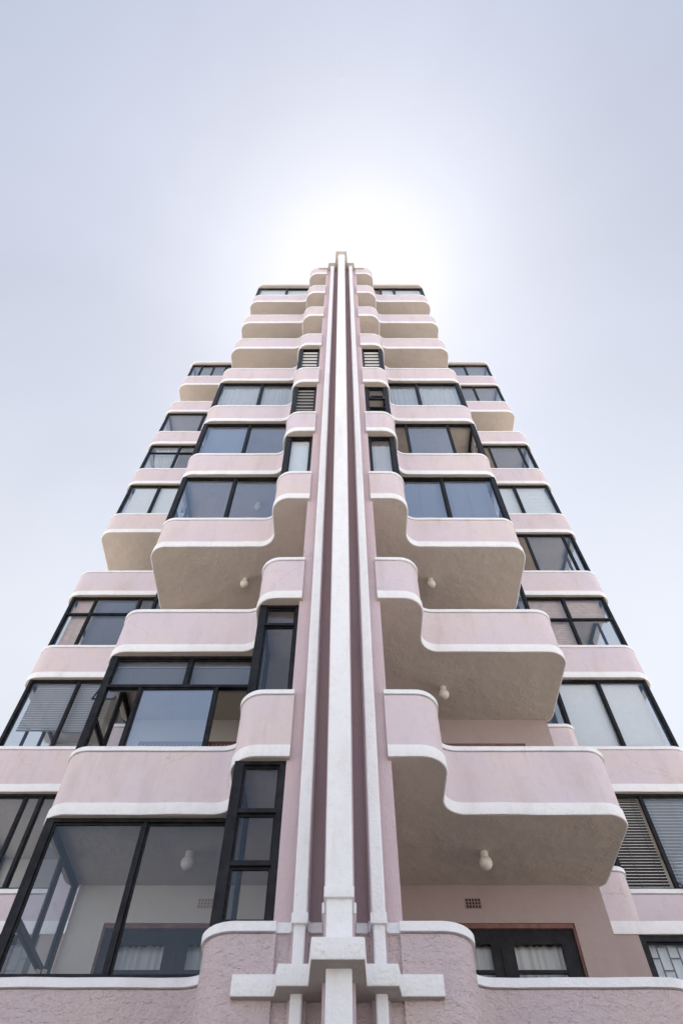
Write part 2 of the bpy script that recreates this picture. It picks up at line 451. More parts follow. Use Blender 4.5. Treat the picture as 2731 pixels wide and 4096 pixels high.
# ------------------------------------------------------------------ central pier, fin, pilasters, cornices
CT = ZT[0]                                  # plinth coping height
m = MB(); m.box(-.64, .64, 7.06, BACK + .1, CT - .02, ZT[9] - .02)
pier = m.build('pier', 'pink_pier', bld, smooth=0)
m = MB(); m.box(-.61, .61, 7.045, BACK + .05, GZ, CT - .02); pl = m.build('plinth_pier', 'pink_rough', bld, smooth=0)
def rows(path_pts, prof, mat, name, parent, wob=.004):
    m = MB(); m.sweep(path_pts, prof, wob); return m.build(name, mat, parent)
line = lambda x0, x1, y, n=8: [(x0 + (x1 - x0) * i / n, y) for i in range(n + 1)]
for a, b in ((-.64, -.44), (-.29, -.14), (.14, .29), (.44, .64)):
    rows(line(a, b, 7.045, 4), [(-.05, CT - .102), (.034, CT - .102), (.036, CT - .02), (.02, CT + .001), (-.05, CT + .001)], 'white', 'coping', pl)

def shaft(x0, x1, y0, y1, z0, z1, name, mat, parent, step=.4, wob=.004, bev=.012):
    """vertical white shaft with slightly uneven arrises"""
    n = max(2, int((z1 - z0) / step)); m = MB(); vs = []
    sec = [(x0 + bev, y0), (x1 - bev, y0), (x1, y0 + bev), (x1, y1), (x0, y1), (x0, y0 + bev)]
    for i in range(n + 1):
        z = z0 + (z1 - z0) * i / n
        for j, (x, y) in enumerate(sec):
            wx = noise.noise((x * 3 + j // 3, z * .8, 3.3)) * wob + noise.noise((x * 9, z * 3, 1.3)) * wob * .4
            wy = noise.noise((x * 3, z * .9, 7.7)) * wob * .6
            vs.append((x + (wx if y < y1 else 0), y + (wy if y < y1 else 0), z))
    k = 6
    fs = [(i * k + j, i * k + (j + 1) % k, (i + 1) * k + (j + 1) % k, (i + 1) * k + j) for i in range(n) for j in range(k)]
    fs += [tuple(range(k)), tuple(range(n * k, n * k + k))]
    m.add(vs, fs); return m.build(name, mat, parent)

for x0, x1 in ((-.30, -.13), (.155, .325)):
    m = MB(); m.box(x0, x1, 7.046, 7.07, CT + .002, 30.35); m.build('recess_shade_panel', 'recess_shade', pier, smooth=0)  # thin panels carrying the painted recess shade beside the fin
CB0, CB1 = 2.81, 2.99                       # lower cornice
TB0, TB1 = 30.42, 30.62                     # upper cornice
SL0, SL1 = CB1, TB0
cx = .012
def collar(x0, x1, y0, y1, z0, z1, parent, t=.012):
    m = MB(); m.box(x0 - t, x1 + t, y0 - t, y1, z0, z1)
    return m.build('collar', 'white', parent, bevel=.006)
fin = shaft(cx - .128, cx + .128, 6.38, 6.66, CT - .09, SL1, 'fin', 'white', bld)
shaft(cx - .118, cx + .118, 6.405, 6.66, SL0, CT - .09, 'fin_foot', 'white', fin)
shaft(cx - .112, cx + .112, 6.405, 6.66, GZ, CB0, 'fin_foot', 'white', fin)
m = MB(); m.box(cx - .146, cx + .146, 6.66, 7.065, GZ, SL1); m.build('fin_core', 'pink_pier', fin, smooth=0)
collar(cx - .128, cx + .128, 6.375, 6.66, CT - .10, CT, fin); collar(cx - .144, cx + .144, 6.67, 7.04, CT - .10, CT, fin, .02)
collar(cx - .128, cx + .128, 6.375, 6.66, SL1 - .42, SL1 - .36, fin, .018)
for s in (1, -1):
    a, b = sorted((cx + s * .312, cx + s * .448))
    ps = shaft(a, b, 6.845, 7.0, CT - .09, SL1, 'pilaster', 'white', bld)
    shaft(a + .012, b - .012, 6.872, 7.0, SL0, CT - .09, 'pilaster_foot', 'white', ps)
    shaft(a + .014, b - .014, 6.872, 7.0, GZ, CB0, 'pilaster_foot', 'white', ps)
    m = MB(); m.box(a - .016, b + .016, 7.0, 7.065, GZ, SL1); m.build('pilaster_core', 'pink_pier', ps, smooth=0)
    collar(a, b, 6.84, 7.0, CT - .10, CT, ps); collar(a - .014, b + .014, 7.005, 7.05, CT - .10, CT, ps, .016)
    collar(a, b, 6.84, 7.0, SL1 - .30, SL1 - .25, ps, .015)

def cornice(z0, z1, name):
    m = MB()
    def blk(x0, x1, y0, y1, spl=0):
        m.hexa([(x0, y0, z0), (x1, y0, z0), (x1 + spl, y1, z0), (x0 - spl, y1, z0), (x0, y0, z1), (x1, y0, z1), (x1 + spl, y1, z1), (x0 - spl, y1, z1)])
    # one continuous stepped outline
    pts = [(-.965, 7.06), (-.965, 6.92), (-.575, 6.92), (-.540, 6.72), (-.262, 6.72), (-.225, 6.245), (.235, 6.245), (.262, 6.72), (.545, 6.72), (.578, 6.92), (.965, 6.92), (.965, 7.06)]
    m.prism(pts, z0, z1)
    o = m.build(name, 'white_cap', bld, smooth=30, bevel=.012)
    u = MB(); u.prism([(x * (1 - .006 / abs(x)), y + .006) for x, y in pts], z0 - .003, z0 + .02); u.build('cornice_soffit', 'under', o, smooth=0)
    return o
cornice(CB0, CB1, 'cornice'); cornice(TB0, TB1, 'cornice')
m = MB(); m.box(.345, .435, 6.95, 7.5, TB1, TB1 + .22); m.build('roof_post', 'white', bld, bevel=.01)

# ------------------------------------------------------------------ windows
def window(s, p0, p1, z0, z1, rws, fr=.05, fr0=None, fr1=None, dep=.09, skip=(), sash=.028, mw=.05, parent=None, name='window', mat='frame', glass='glass'):
    """frame along plan line p0-p1; rws = [(z_low, z_high, [distances along the line])] from the bottom up"""
    L = (Vector(p1) - Vector(p0)).length; h = dep / 2
    fr0 = fr if fr0 is None else fr0; fr1 = fr if fr1 is None else fr1
    m = MB(); gs = {}
    z0 += .002; z1 -= .002
    m.bar(p0, p1, 0, fr0, z0, z1, -h, h); m.bar(p0, p1, L - fr1, L, z0, z1, -h, h)
    m.bar(p0, p1, fr0, L - fr1, z0, z0 + fr, -h + .003, h - .003); m.bar(p0, p1, fr0, L - fr1, z1 - fr, z1, -h + .003, h - .003)
    d = Vector(p1) - Vector(p0); t = d / L; n = Vector((t.y, -t.x))
    for i, (a, b, mul) in enumerate(rws):
        lo = z0 + fr if i == 0 else a; hi = z1 - fr if i == len(rws) - 1 else b
        if i < len(rws) - 1:
            m.bar(p0, p1, fr0, L - fr1, hi - mw / 2, hi + mw / 2, -h + .006, h - .006)
        edges = [fr0] + list(mul) + [L - fr1]
        for j in range(len(edges) - 1):
            e0 = edges[j] + (mw / 2 if j else 0); e1 = edges[j + 1] - (mw / 2 if j < len(edges) - 2 else 0)
            c0 = lo + (mw / 2 if i else 0); c1 = hi - (mw / 2 if i < len(rws) - 1 else 0)
            if j: m.bar(p0, p1, edges[j] - mw / 2, edges[j] + mw / 2, c0, c1, -h + .009, h - .009)
            if (i, j) in skip: continue
            q = .012 * (j % 2)                                   # sliding sashes run in separate tracks
            q0, q1 = -.022 + q, .008 + q
            m.bar(p0, p1, e0, e0 + sash, c0, c1, q0, q1); m.bar(p0, p1, e1 - sash, e1, c0, c1, q0, q1)
            m.bar(p0, p1, e0 + sash, e1 - sash, c0, c0 + sash, q0 + .002, q1 - .002); m.bar(p0, p1, e0 + sash, e1 - sash, c1 - sash, c1, q0 + .002, q1 - .002)
            if glass:
                tl = random.uniform(-.003, .003); tt = random.uniform(-.003, .003)
                A = Vector(p0) + t * (e0 + sash); B = Vector(p0) + t * (e1 - sash); qq = (q0 + q1) / 2
                cs = []
                for P_, zz, u in ((A, c0 + sash, -1), (B, c0 + sash, 1), (B, c1 - sash, 1), (A, c1 - sash, -1)):
                    o = qq + tl * u + tt * (1 if zz > (c0 + c1) / 2 else -1)
                    cs.append((P_.x + n.x * o, P_.y + n.y * o, zz))
                gk = glass.get((i, j), 'glass') if isinstance(glass, dict) else glass
                gs.setdefault(gk, MB()).add(cs, [(0, 1, 2, 3)])
    f = m.mirror(s).build(name, mat, parent or bld, smooth=0)
    for gk, g in gs.items(): g.mirror(s).build('pane', gk, f, smooth=0)
    return f

def span(k): return ZT[k], ZT[k + 1] - PH
IX = 1.27                                   # outer edge of the small bay glazing
def bay_window(s, k, inner, mid, iy=7.13, my=8.29, iskip=(), mskip=(), side=True, ifr0=.05, glass='glass'):
    z0, z1 = span(k); e = MX[s] - .085
    wi = window(s, (.645, iy), (IX, iy), z0, z1, [(a, b, [x - .645 for x in ms]) for a, b, ms in inner], fr=.045, fr0=ifr0, fr1=.115, dep=.10, skip=iskip)
    window(s, (IX - .05, iy + .052), (IX - .05, my - .06), z0, z1, [(z0, z1, [])], dep=.08)
    wm = window(s, (IX - .02, my), (e, my), z0, z1, [(a, b, [x - (IX - .02) for x in ms]) for a, b, ms in mid], fr1=.11, dep=.10, skip=mskip, glass=glass)
    zz = z0 + (z1 - z0) * .36
    if side: window(s, (e - .05, my + .052), (e - .05, BACK - .02), z0, z1, [(z0, zz, []), (zz, z1, [.72])], fr=.06, dep=.08, mw=.075)
    return wi, wm

def one(k, ms): z0, z1 = span(k); return [(z0, z1, ms)]
# left side
z0, z1 = span(0); bay_window(-1, 0, [(z0, 4.125, []), (4.125, 4.745, []), (4.745, z1, [])], one(0, [2.53]), 7.12, 8.28, ifr0=.07)
z0, z1 = span(1); bay_window(-1, 1, [(z0, 7.98, []), (7.98, z1, [])], [(z0, 7.76, [1.97, 3.20]), (7.76, z1, [2.49])], 7.19, 8.31, mskip={(0, 0), (0, 2)}, glass={(0, 1): 'glass_mirror'})
z0, z1 = span(3); bay_window(-1, 3, one(3, []), one(3, [2.55]), 7.19, glass='glass_film')
z0, z1 = span(4); bay_window(-1, 4, one(4, []), one(4, [2.54]), 7.19, iskip={(0, 0)}, glass='glass_film')
z0, z1 = span(5); bay_window(-1, 5, one(5, []), one(5, [2.48]), 7.17, iskip={(0, 0)})
# right side
z0, z1 = span(3); bay_window(1, 3, one(3, []), one(3, [2.45]), 7.19, glass='glass_film')
z0, z1 = span(4); bay_window(1, 4, [(z0, z0 + .62, []), (z0 + .62, z0 + 1.25, []), (z0 + 1.25, z1, [])], one(4, [1.82, 3.00]), 7.19, mskip={(0, 0), (0, 2)}, iskip={(1, 0)}, ifr0=.1, glass='glass_film')
z0, z1 = span(5); bay_window(1, 5, one(5, []), one(5, [2.39]), 7.17, iskip={(0, 0)})
# top storey under the roof
for s, ms in ((-1, [2.50]), (1, [1.80, 2.42])):
    e = MX[s] - .08
    window(s, (.645, 8.33), (e, 8.33), ZT[9], ROOF0, [(ZT[9], ROOF0, [x - .645 for x in ms])], fr1=.1, skip={(0, 0)} if s > 0 else ())
    window(s, (e - .05, 8.39), (e - .05, 10.2), ZT[9], ROOF0, [(ZT[9], ROOF0, [.9])])
    m = MB(); m.box(.6, 3.6, 10.2, 10.29, ZT[9] - PH, ROOF0); m.mirror(s).build('room_wall', 'cream', bld, smooth=0)

def wing_window(s, k, main, z1=None, skip=(), y=12.06, mat='frame'):
    a, b = span(k) if k < 9 else (ZT[9], ROOF0)
    if k == 9: b = ROOF0
    e = WX[s] - .17
    if k == 1:
        pass
    window(s, (3.75, 11.36), (4.78, 11.36), a, b, [(a, b, [])], fr1=.07, dep=.08)
    window(s, (4.74, 11.41), (4.74, y - .055), a, b, [(a, b, [])], dep=.08)
    w = window(s, (4.70, y), (e, y), a, b, [(lo, hi, [x - 4.70 for x in ms]) for lo, hi, ms in main], fr1=.07, skip=skip, mat=mat)
    window(s, (e - .045, y + .052), (e - .045, 14.28), a, b, [(a, b, [.75, 1.5])], dep=.08, mat=mat)
    return w
def wone(k, ms):
    a, b = span(k) if k < 9 else (ZT[9], ROOF0); return [(a, b, ms)]
def wtr(k, zt, lo, hi):
    a, b = span(k); return [(a, zt, lo), (zt, b, hi)]
wing_window(-1, 1, wone(1, [5.90, 6.21]))
wing_window(-1, 2, wone(2, [5.55, 6.15]), skip={(0, 0)})
wing_window(-1, 3, wtr(3, 13.83, [5.45, 6.66], [5.45, 6.66]))
wing_window(-1, 5, wone(5, [6.30]))
wing_window(-1, 6, wtr(6, 23.04, [6.19], [6.19]))
wing_window(-1, 7, wone(7, [5.76]))
wing_window(-1, 9, wone(9, [5.64, 6.24, 6.83]), mat='frame')
wing_window(1, 1, wone(1, [5.93]), skip={(0, 0)})
wing_window(1, 2, wone(2, [6.05]))
wing_window(1, 3, wtr(3, 13.62, [6.03], [6.05]))
wing_window(1, 4, wone(4, [5.72, 6.88]), skip={(0, 0)})
wing_window(1, 5, wone(5, [6.01]))
wing_window(1, 6, wone(6, [5.67, 6.83]), skip={(0, 0)})
wing_window(1, 8, wone(8, [6.06]))
wing_window(1, 9, wone(9, [6.05]))
# ground storey window with burglar bars
for s in (1, -1):
    wg = window(s, (4.64, 11.31), (7.05, 11.31), 3.6, ZT[1] - PH, [(3.6, 5.41, [1.2])], fr=.09, dep=.1)
    b = MB(); zz = 3.7; x0, x1 = 4.75, 6.95
    for i in range(14):
        x = x0 + i * .16; b.box(x - .009, x + .009, 11.40, 11.416, 3.66, 5.32)
    for i in range(13):
        for j in range(5):
            z = 3.78 + j * .34 + (i % 2) * .17
            b.box(x0 + i * .16, x0 + (i + 1) * .16, 11.402, 11.414, z - .009, z + .009)
    b.mirror(s).build('burglar_bars', 'bars', wg, smooth=0)

# open hopper sash of the left wing and the small bay on the right
def sash(s, x0, x1, y, zt, h, out, name='hopper_sash', tilt_in=False):
    m = MB(); w = .03
    def P(x, v, o): return (x, y - out * v / h - o, zt - v * math.sqrt(max(0, 1 - (out / h) ** 2)))
    for a, b, c, d in ((x0, x0 + w, 0, h), (x1 - w, x1, 0, h), (x0, x1, 0, w), (x0, x1, h - w, h)):
        m.hexa([P(a, c, 0), P(b, c, 0), P(b, c, .03), P(a, c, .03), P(a, d, 0), P(b, d, 0), P(b, d, .03), P(a, d, .03)])
    f = m.mirror(s).build(name, 'frame', bld, smooth=0)
    g = MB(); g.add([P(x0 + w, w, .015), P(x1 - w, w, .015), P(x1 - w, h - w, .015), P(x0 + w, h - w, .015)], [(0, 1, 2, 3)])
    g.mirror(s).build('pane', 'glass', f, smooth=0)
sash(-1, 5.0, 5.52, 12.0, ZT[3] - PH - .05, .95, .34)
sash(1, .77, 1.13, 7.12, ZT[4] + 1.24, .60, .16)

# glass louvres in the small bays
def louvres(s, k, y, n, ang, chord, mat='louvre'):
    z0, z1 = span(k); m = MB(); z0 += .06; z1 -= .06; st = (z1 - z0) / n; c, sn = math.cos(ang), math.sin(ang); d = chord / 2
    for i in range(n):
        z = z0 + st * (i + .5); w = random.uniform(-.12, .12); c, sn = math.cos(ang + w), math.sin(ang + w)
        m.hexa([(.71, y - d * c, z - d * sn - .004), (1.15, y - d * c, z - d * sn - .004), (1.15, y + d * c, z + d * sn - .004), (.71, y + d * c, z + d * sn - .004),
                (.71, y - d * c, z - d * sn + .004), (1.15, y - d * c, z - d * sn + .004), (1.15, y + d * c, z + d * sn + .004), (.71, y + d * c, z + d * sn + .004)])
    o = m.mirror(s).build('louvre_blades', mat, bld, smooth=0)
    m = MB(); m.box(.70, 1.16, y + .10, y + .11, z0 - .05, z1 + .05); m.mirror(s).build('louvre_gap_shade', 'dark', o, smooth=0)  # added dark panel, stands in for the shade behind the blades
louvres(-1, 4, 7.20, 9, R(-35), .026, 'blind_mid'); louvres(-1, 5, 7.19, 7, R(-48), .052); louvres(1, 5, 7.19, 7, R(-48), .052)

# ------------------------------------------------------------------ blinds, curtains and the like (things of their own)
def venetian(s, x0, x1, y, z0, z1, pitch, mat, label, tilt=55, group='venetian blinds behind the windows', depth=.05, edge=False):
    tilt = -tilt
    m = MB(); n = int((z1 - z0) / pitch); a = R(tilt);  c, sn = math.cos(a) * depth / 2, math.sin(a) * depth / 2
    for i in range(n):
        z = z1 - .04 - i * pitch; w = random.uniform(-.003, .003)
        q = [(-c, -sn + w), (c, sn + w)]
        m.hexa([(x0, y + q[0][0], z + q[0][1] - .001), (x1, y + q[0][0], z + q[0][1] - .001), (x1, y + q[1][0], z + q[1][1] - .001), (x0, y + q[1][0], z + q[1][1] - .001),
                (x0, y + q[0][0], z + q[0][1] + .001), (x1, y + q[0][0], z + q[0][1] + .001), (x1, y + q[1][0], z + q[1][1] + .001), (x0, y + q[1][0], z + q[1][1] + .001)])
    o = m.mirror(s).build('venetian_blind', mat, None, smooth=0)
    t = MB(); t.box(x0, x1, y - .03, y + .03, z1 - .03, z1); t.mirror(s).build('head_rail', mat, o, smooth=0)
    t = MB(); t.box(x0, x1, y - .025, y + .025, z0 - .012, z0 + .012); t.mirror(s).build('bottom_rail', mat, o, smooth=0)
    if edge:  # white lips painted in for light catching the slat edges
        t = MB()
        for i in range(n): z = z1 - .04 - i * pitch - sn; t.box(x0, x1, y - c - .004, y - c, z - .004, z + .005)
        t.mirror(s).build('slat_edge_glints', 'blind_white', o, smooth=0)
    t = MB()
    for f in (.12, .5, .88): x = x0 + (x1 - x0) * f; t.box(x - .003, x + .003, y - .033, y - .029, z0, z1)
    t.mirror(s).build('ladder_cord', mat, o, smooth=0)
    return tag(o, label, 'window blind', group)
def roller(s, x0, x1, y, z0, z1, mat, label, seams=0, group='roller blinds behind the windows'):
    m = MB(); nz = 12 if not seams else seams * 2
    pts = [(y + (.004 * math.sin(i * 1.9) if not seams else .014 * (i % 2)), z0 + (z1 - z0) * i / nz) for i in range(nz + 1)]
    vs = [(x, yy, z) for yy, z in pts for x in (x0, x1)] + [(x, yy + .006, z) for yy, z in pts for x in (x0, x1)]
    k = 2 * (nz + 1); fs = [(2 * i, 2 * i + 1, 2 * i + 3, 2 * i + 2) for i in range(nz)] + [(k + 2 * i, k + 2 * i + 2, k + 2 * i + 3, k + 2 * i + 1) for i in range(nz)]
    m.add(vs, fs); o = m.mirror(s).build('roller_blind', mat, None, smooth=0)
    t = MB(); t.box(x0 - .01, x1 + .01, y - .015, y + .035, z1 - .01, z1 + .035); t.mirror(s).build('roller_tube', mat, o, smooth=0)
    return tag(o, label, 'window blind', group)
def curtain(s, x0, x1, y, z0, z1, label, mat='curtain', waves=.14, amp=.028, swept=0, group='white curtains behind the windows', seed=0):
    m = MB(); nx = max(16, int((x1 - x0) / .016)); nz = 14; vs = []
    for j in range(nz + 1):
        v = j / nz; z = z1 + (z0 - z1) * v
        for i in range(nx + 1):
            u = i / nx; xx = x0 + (x1 - x0) * u * (1 - swept * v ** 1.4 * .75) + (x1 - x0) * swept * v * .05
            ph = 2 * math.pi * u * (x1 - x0) / waves
            yy = y + amp * (.6 + .4 * v) * math.sin(ph + 1.3 * math.sin(ph * .31 + seed)) + .012 * noise.noise((u * 5, v * 2, seed))
            vs.append((xx, yy, z))
    fs = [(j * (nx + 1) + i, j * (nx + 1) + i + 1, (j + 1) * (nx + 1) + i + 1, (j + 1) * (nx + 1) + i) for j in range(nz) for i in range(nx)]
    m.add(vs, fs); o = m.mirror(s).build('curtain', mat, None, smooth=80)
    return tag(o, label, 'curtain', group)

# right wing
a, b = span(1); venetian(1, 4.85, 5.88, 12.16, a + .08, b - .05, .057, 'blind_grey', 'dark grey venetian blind with bright-painted slat edges in the lowest open right wing window', 25, edge=True)
venetian(1, 5.97, 7.10, 12.17, a + .08, b - .05, .066, 'blind_mid', 'pale venetian blind behind reflecting glass at the right edge, beside the dark grey blind', 38, edge=True)
roller(1, 4.75, 6.95, 11.47, 3.7, 5.32, 'blind_roller', 'white blind behind the barred ground window at the lower right corner')
a, b = span(2)
roller(1, 4.85, 6.00, 12.14, a + .02, b - .06, 'blind_roller', 'plain white roller blind fully down beside the lower right balcony, inner one of its pair')
roller(1, 6.10, 7.02, 12.14, a + .02, b - .06, 'blind_roller', 'plain white roller blind fully down at the right wing corner, outer one of its pair')
a, b = span(3); venetian(1, 4.85, 6.02, 12.17, a + .05, b - .05, .07, 'blind_brown', 'reddish slatted blind behind the right wing window that has a transom bar', 75)
venetian(1, 6.06, 7.05, 12.17, 13.66, b - .05, .07, 'blind_brown', 'short reddish blind in the outer right transom pane', 75)
a, b = span(5)
roller(1, 4.85, 5.97, 12.15, a + .03, b - .06, 'blind_roller', 'white roman blind with dark fold lines, inner one of the striped right wing pair', 8, 'roman blinds behind the right wing')
roller(1, 6.04, 7.08, 12.15, a + .03, b - .06, 'blind_roller', 'white roman blind with dark fold lines, outer one of the striped right wing pair', 8, 'roman blinds behind the right wing')
# left wing
a, b = span(2); venetian(-1, 6.19, 7.15, 12.17, a + .60, b - .06, .066, 'blind_mid', 'white venetian blind two thirds down at the left wing corner above the chair backs', 38, edge=True, depth=.04)
venetian(-1, 5.30, 6.12, 12.17, a + .55, b - .06, .066, 'blind_mid', 'white venetian blind two thirds down beside the open hopper sash', 38, edge=True, depth=.04)
a, b = span(3); venetian(-1, 6.70, 7.18, 12.17, a + .04, b - .06, .06, 'blind_brown', 'reddish bamboo blind filling the narrow corner pane of the left wing', 78)
venetian(-1, 5.6, 6.60, 12.17, a + .04, b - .06, .06, 'blind_blue', 'dark blue grey slatted blind right of the bamboo blind on the left wing', 35)
a, b = span(5); roller(-1, 6.34, 7.15, 12.14, a + .02, b - .10, 'blind_roller', 'pale roller blind with a centre seam in the left wing corner pane')
roller(-1, 5.30, 6.26, 12.14, a + .02, b - .10, 'blind_roller', 'pale roller blind beside the left balcony, right of the seamed corner blind')
a, b = span(6); curtain(-1, 6.15, 7.15, 12.2, a + .02, b - .1, 'white curtain swept to one side behind the left wing corner window', swept=.55, seed=2)
a, b = span(7); venetian(-1, 5.0, 5.70, 12.17, a + .05, b - .06, .07, 'blind_white', 'white venetian blind edge beside the left balcony below the upper left soffit', 50)
# left bays
a, b = span(1); venetian(-1, 1.35, 3.74, 8.42, 7.80, b - .12, .055, 'blind_blue', 'blue grey blind behind the long transom panes over the open sliding window', 40)
a, b = span(3); roller(-1, .70, 1.14, 7.27, a + .02, b - .12, 'blind_roller', 'plain white roller blind in the tall narrow window left of the pier')
a, b = span(4); venetian(-1, 2.60, 3.66, 8.40, a + .03, b - .05, .055, 'blind_blue', 'blue grey venetian blind left of a bare dark pane above the white roller blind', 60)
a, b = span(5); curtain(-1, 2.52, 3.72, 8.42, a + .02, b - .08, 'sheer white curtain hanging flat in the corner pane of the curtained left bay', amp=.015, seed=4)
curtain(-1, 1.32, 2.44, 8.42, a + .02, b - .08, 'sheer white curtain hanging flat beside the slatted louvres left of the pier', amp=.015, seed=5)
# right bays
a, b = span(3); venetian(1, 1.35, 2.42, 8.40, a + .03, b - .05, .055, 'blind_blue', 'blue grey venetian blind beside the narrow curtained window right of the pier', 58)
venetian(1, 2.49, 3.55, 8.40, a + .03, b - .05, .055, 'blind_blue', 'blue grey venetian blind in the corner half of the right bay window', 58)
curtain(1, .72, 1.14, 7.28, a + .02, b - .25, 'sheer white curtain in the tall narrow window right of the pier', amp=.012, seed=6)
a, b = span(5); curtain(1, 1.32, 2.36, 8.42, a + .02, b - .08, 'crumpled sheer curtain beside the small dark window with the open hopper', amp=.02, seed=8)
curtain(1, 2.43, 3.66, 8.42, a + .02, b - .08, 'crumpled sheer curtain in the corner pane of the upper right bay window', amp=.02, seed=9)
a, b = span(4); roller(1, 2.95, 3.02, 8.43, b - .16, b - .08, 'blind_roller', 'rolled up cream blind at the head of the open sliding window') if False else None
# top storey: pale sheets set behind the panes
for s, x0, x1, lab in ((-1, 2.55, 3.70, 'pale roller blind in the corner pane of the topmost left window, under the roof'), (-1, .75, 2.45, 'pale roller blind in the inner pane of the topmost left window, under the roof'),
                       (1, 1.83, 2.38, 'narrow pale roller blind in the middle pane of the topmost right window'), (1, 2.46, 3.62, 'pale roller blind in the corner pane of the topmost right window')):
    roller(s, x0, x1, 8.41, ZT[9] + .02, ROOF0 - .08, 'blind_roller', lab)
# lowest balcony doors
z0 = ZT[0] - PH
for s, side in ((1, 'right'), (-1, 'left')):
    lab = {1: ('cream curtain behind the dark door of the open lower right balcony, wider leaf', 'cream curtain behind the narrow door leaf by the roughcast column, open lower right balcony'),
           -1: ('pale curtain behind the door inside the glazed lower left balcony, leaf nearer the corner', 'pale curtain behind the door inside the glazed lower left balcony, leaf nearer the pier')}[s]
    curtain(s, 2.30, 3.10, BACK + .2, z0 + .2, z0 + 2.28, lab[0], 'curtain_door', .11, .03, group='curtains behind the balcony doors', seed=11 + s)
    curtain(s, 1.62, 2.12, BACK + .2, z0 + .2, z0 + 2.28, lab[1], 'curtain_door', .10, .03, group='curtains behind the balcony doors', seed=14 + s)

# ------------------------------------------------------------------ globe lamps under the balconies
def globe(s, x, k, label):
    z = ZT[k] - PH; y = 9.02
    e = bpy.data.objects.new('globe_lamp', None); COL.objects.link(e); e.location = (s * x, y, z + ZO); WLOC[e.name] = Vector(e.location)
    tag(e, label, 'ceiling lamp', 'globe lamps under the balconies')
    m = MB(); m.lathe((s * x, y, z), [(.002, -.002), (.056, -.002), (.058, -.02), (.052, -.085), (.04, -.09)]); m.build('lamp_collar', 'lamp', e, smooth=50)
    r = .092; m = MB(); m.lathe((s * x, y, z - .155), [(r * math.sin(t * math.pi / 14) + .0005, r * math.cos(t * math.pi / 14)) for t in range(15)], 24); m.build('lamp_globe', 'lamp', e, smooth=80)
globe(1, 1.99, 1, 'white globe lamp on the soffit of the lowest open balcony, right of the pier')
globe(1, 1.80, 2, 'white globe lamp on the second open soffit up, right of the pier')
globe(1, 1.92, 3, 'small globe lamp on the third open soffit up, right of the pier')
globe(-1, 2.06, 1, 'white globe lamp seen through the big glazed balcony at lower left')
globe(-1, 2.02, 3, 'small globe lamp on the only open mid height soffit left of the pier')
globe(-1, 2.05, 4, 'dim globe lamp seen through the glazed left bay above the open soffit')

# ------------------------------------------------------------------ furniture showing above parapets
z = ZT[1]
m = MB()
prof = [(8.52, z - .3), (8.50, z + .30), (8.52, z + .37), (8.58, z + .40), (8.64, z + .37), (8.66, z - .3)]
n = len(prof); xs = [1.36 + i * .08 for i in range(22)]
m.add([(x, y, zz) for x in xs for y, zz in prof], [(i * n + j, i * n + (j + 1) % n, (i + 1) * n + (j + 1) % n, (i + 1) * n + j) for i in range(len(xs) - 1) for j in range(n)] + [tuple(range(n)), tuple(range((len(xs) - 1) * n, len(xs) * n))])
so = m.mirror(-1).build('settee', 'seat_red', None, smooth=50)
tag(so, 'dark red settee back with pale cane stripes behind the open sliding window', 'settee')
m = MB()
for i in range(28): m.box(1.37 + i * .06, 1.376 + i * .06, 8.492, 8.50, z - .2, z + .30)
m.mirror(-1).build('cane_stripes', 'seat_stripe', so, smooth=0)
z = ZT[2]
for i, (x, lab) in enumerate(((6.75, 'rounded pale chair back under the raised venetian blind at the left edge'), (5.72, 'rounded pale chair back under the raised blind, nearer the left balcony'))):
    m = MB(); pts = [(x + .36 * math.cos(math.pi * t / 12), z - .1 + .32 * math.sin(math.pi * t / 12) ** .7) for t in range(13)]
    vs = [(px, 12.36 + .10 * abs(px - x), pz) for px, pz in pts] + [(px, 12.42 + .10 * abs(px - x), pz) for px, pz in pts] + [(px, 12.36 + .10 * abs(px - x), z - .3) for px, _ in pts] + [(px, 12.42 + .10 * abs(px - x), z - .3) for px, _ in pts]
    fs = []
    for t in range(12): fs += [(t, t + 1, 14 + t, 13 + t), (t, 26 + t, 27 + t, t + 1), (13 + t, 14 + t, 40 + t, 39 + t)]
    m.add(vs, fs); o = m.mirror(-1).build('chair', 'chair_pale', None, smooth=60); tag(o, lab, 'chair', 'chairs behind the left wing window')
# folded wooden chair inside the glazed lower left balcony
e = bpy.data.objects.new('folding_chair', None); COL.objects.link(e); e.location = (-3.45, 8.75, ZT[0] - PH + ZO); WLOC[e.name] = Vector(e.location)
tag(e, 'weathered wooden folding chair leaning inside the glazed lower left balcony', 'folding chair')
zb = ZT[0] - PH
for dx in (0, .075):
    m = MB(); m.bar((-3.50 + dx, 8.72), (-3.44 + dx, 8.76), 0, .055, zb, zb + 1.42, -.012, .012); m.build('rail', 'wood', e, bevel=.006)
m = MB(); m.hexa([(-3.52, 8.80, zb), (-3.47, 8.80, zb), (-3.47, 8.83, zb), (-3.52, 8.83, zb), (-3.40, 8.80, zb + 1.3), (-3.35, 8.80, zb + 1.3), (-3.35, 8.83, zb + 1.3), (-3.40, 8.83, zb + 1.3)]); m.build('leg', 'wood', e)
# cable dangling from the right wing window
m = MB(); m.tube([(5.95, 11.99, 6.62), (5.96, 11.93, 6.58), (5.99, 11.89, 6.50), (5.985, 11.90, 6.40), (6.02, 11.92, 6.30), (6.03, 11.925, 6.22)], .011)
tag(m.build('cable', 'cable', None), 'short black cable hanging over the white sill below the grey blind', 'cable')

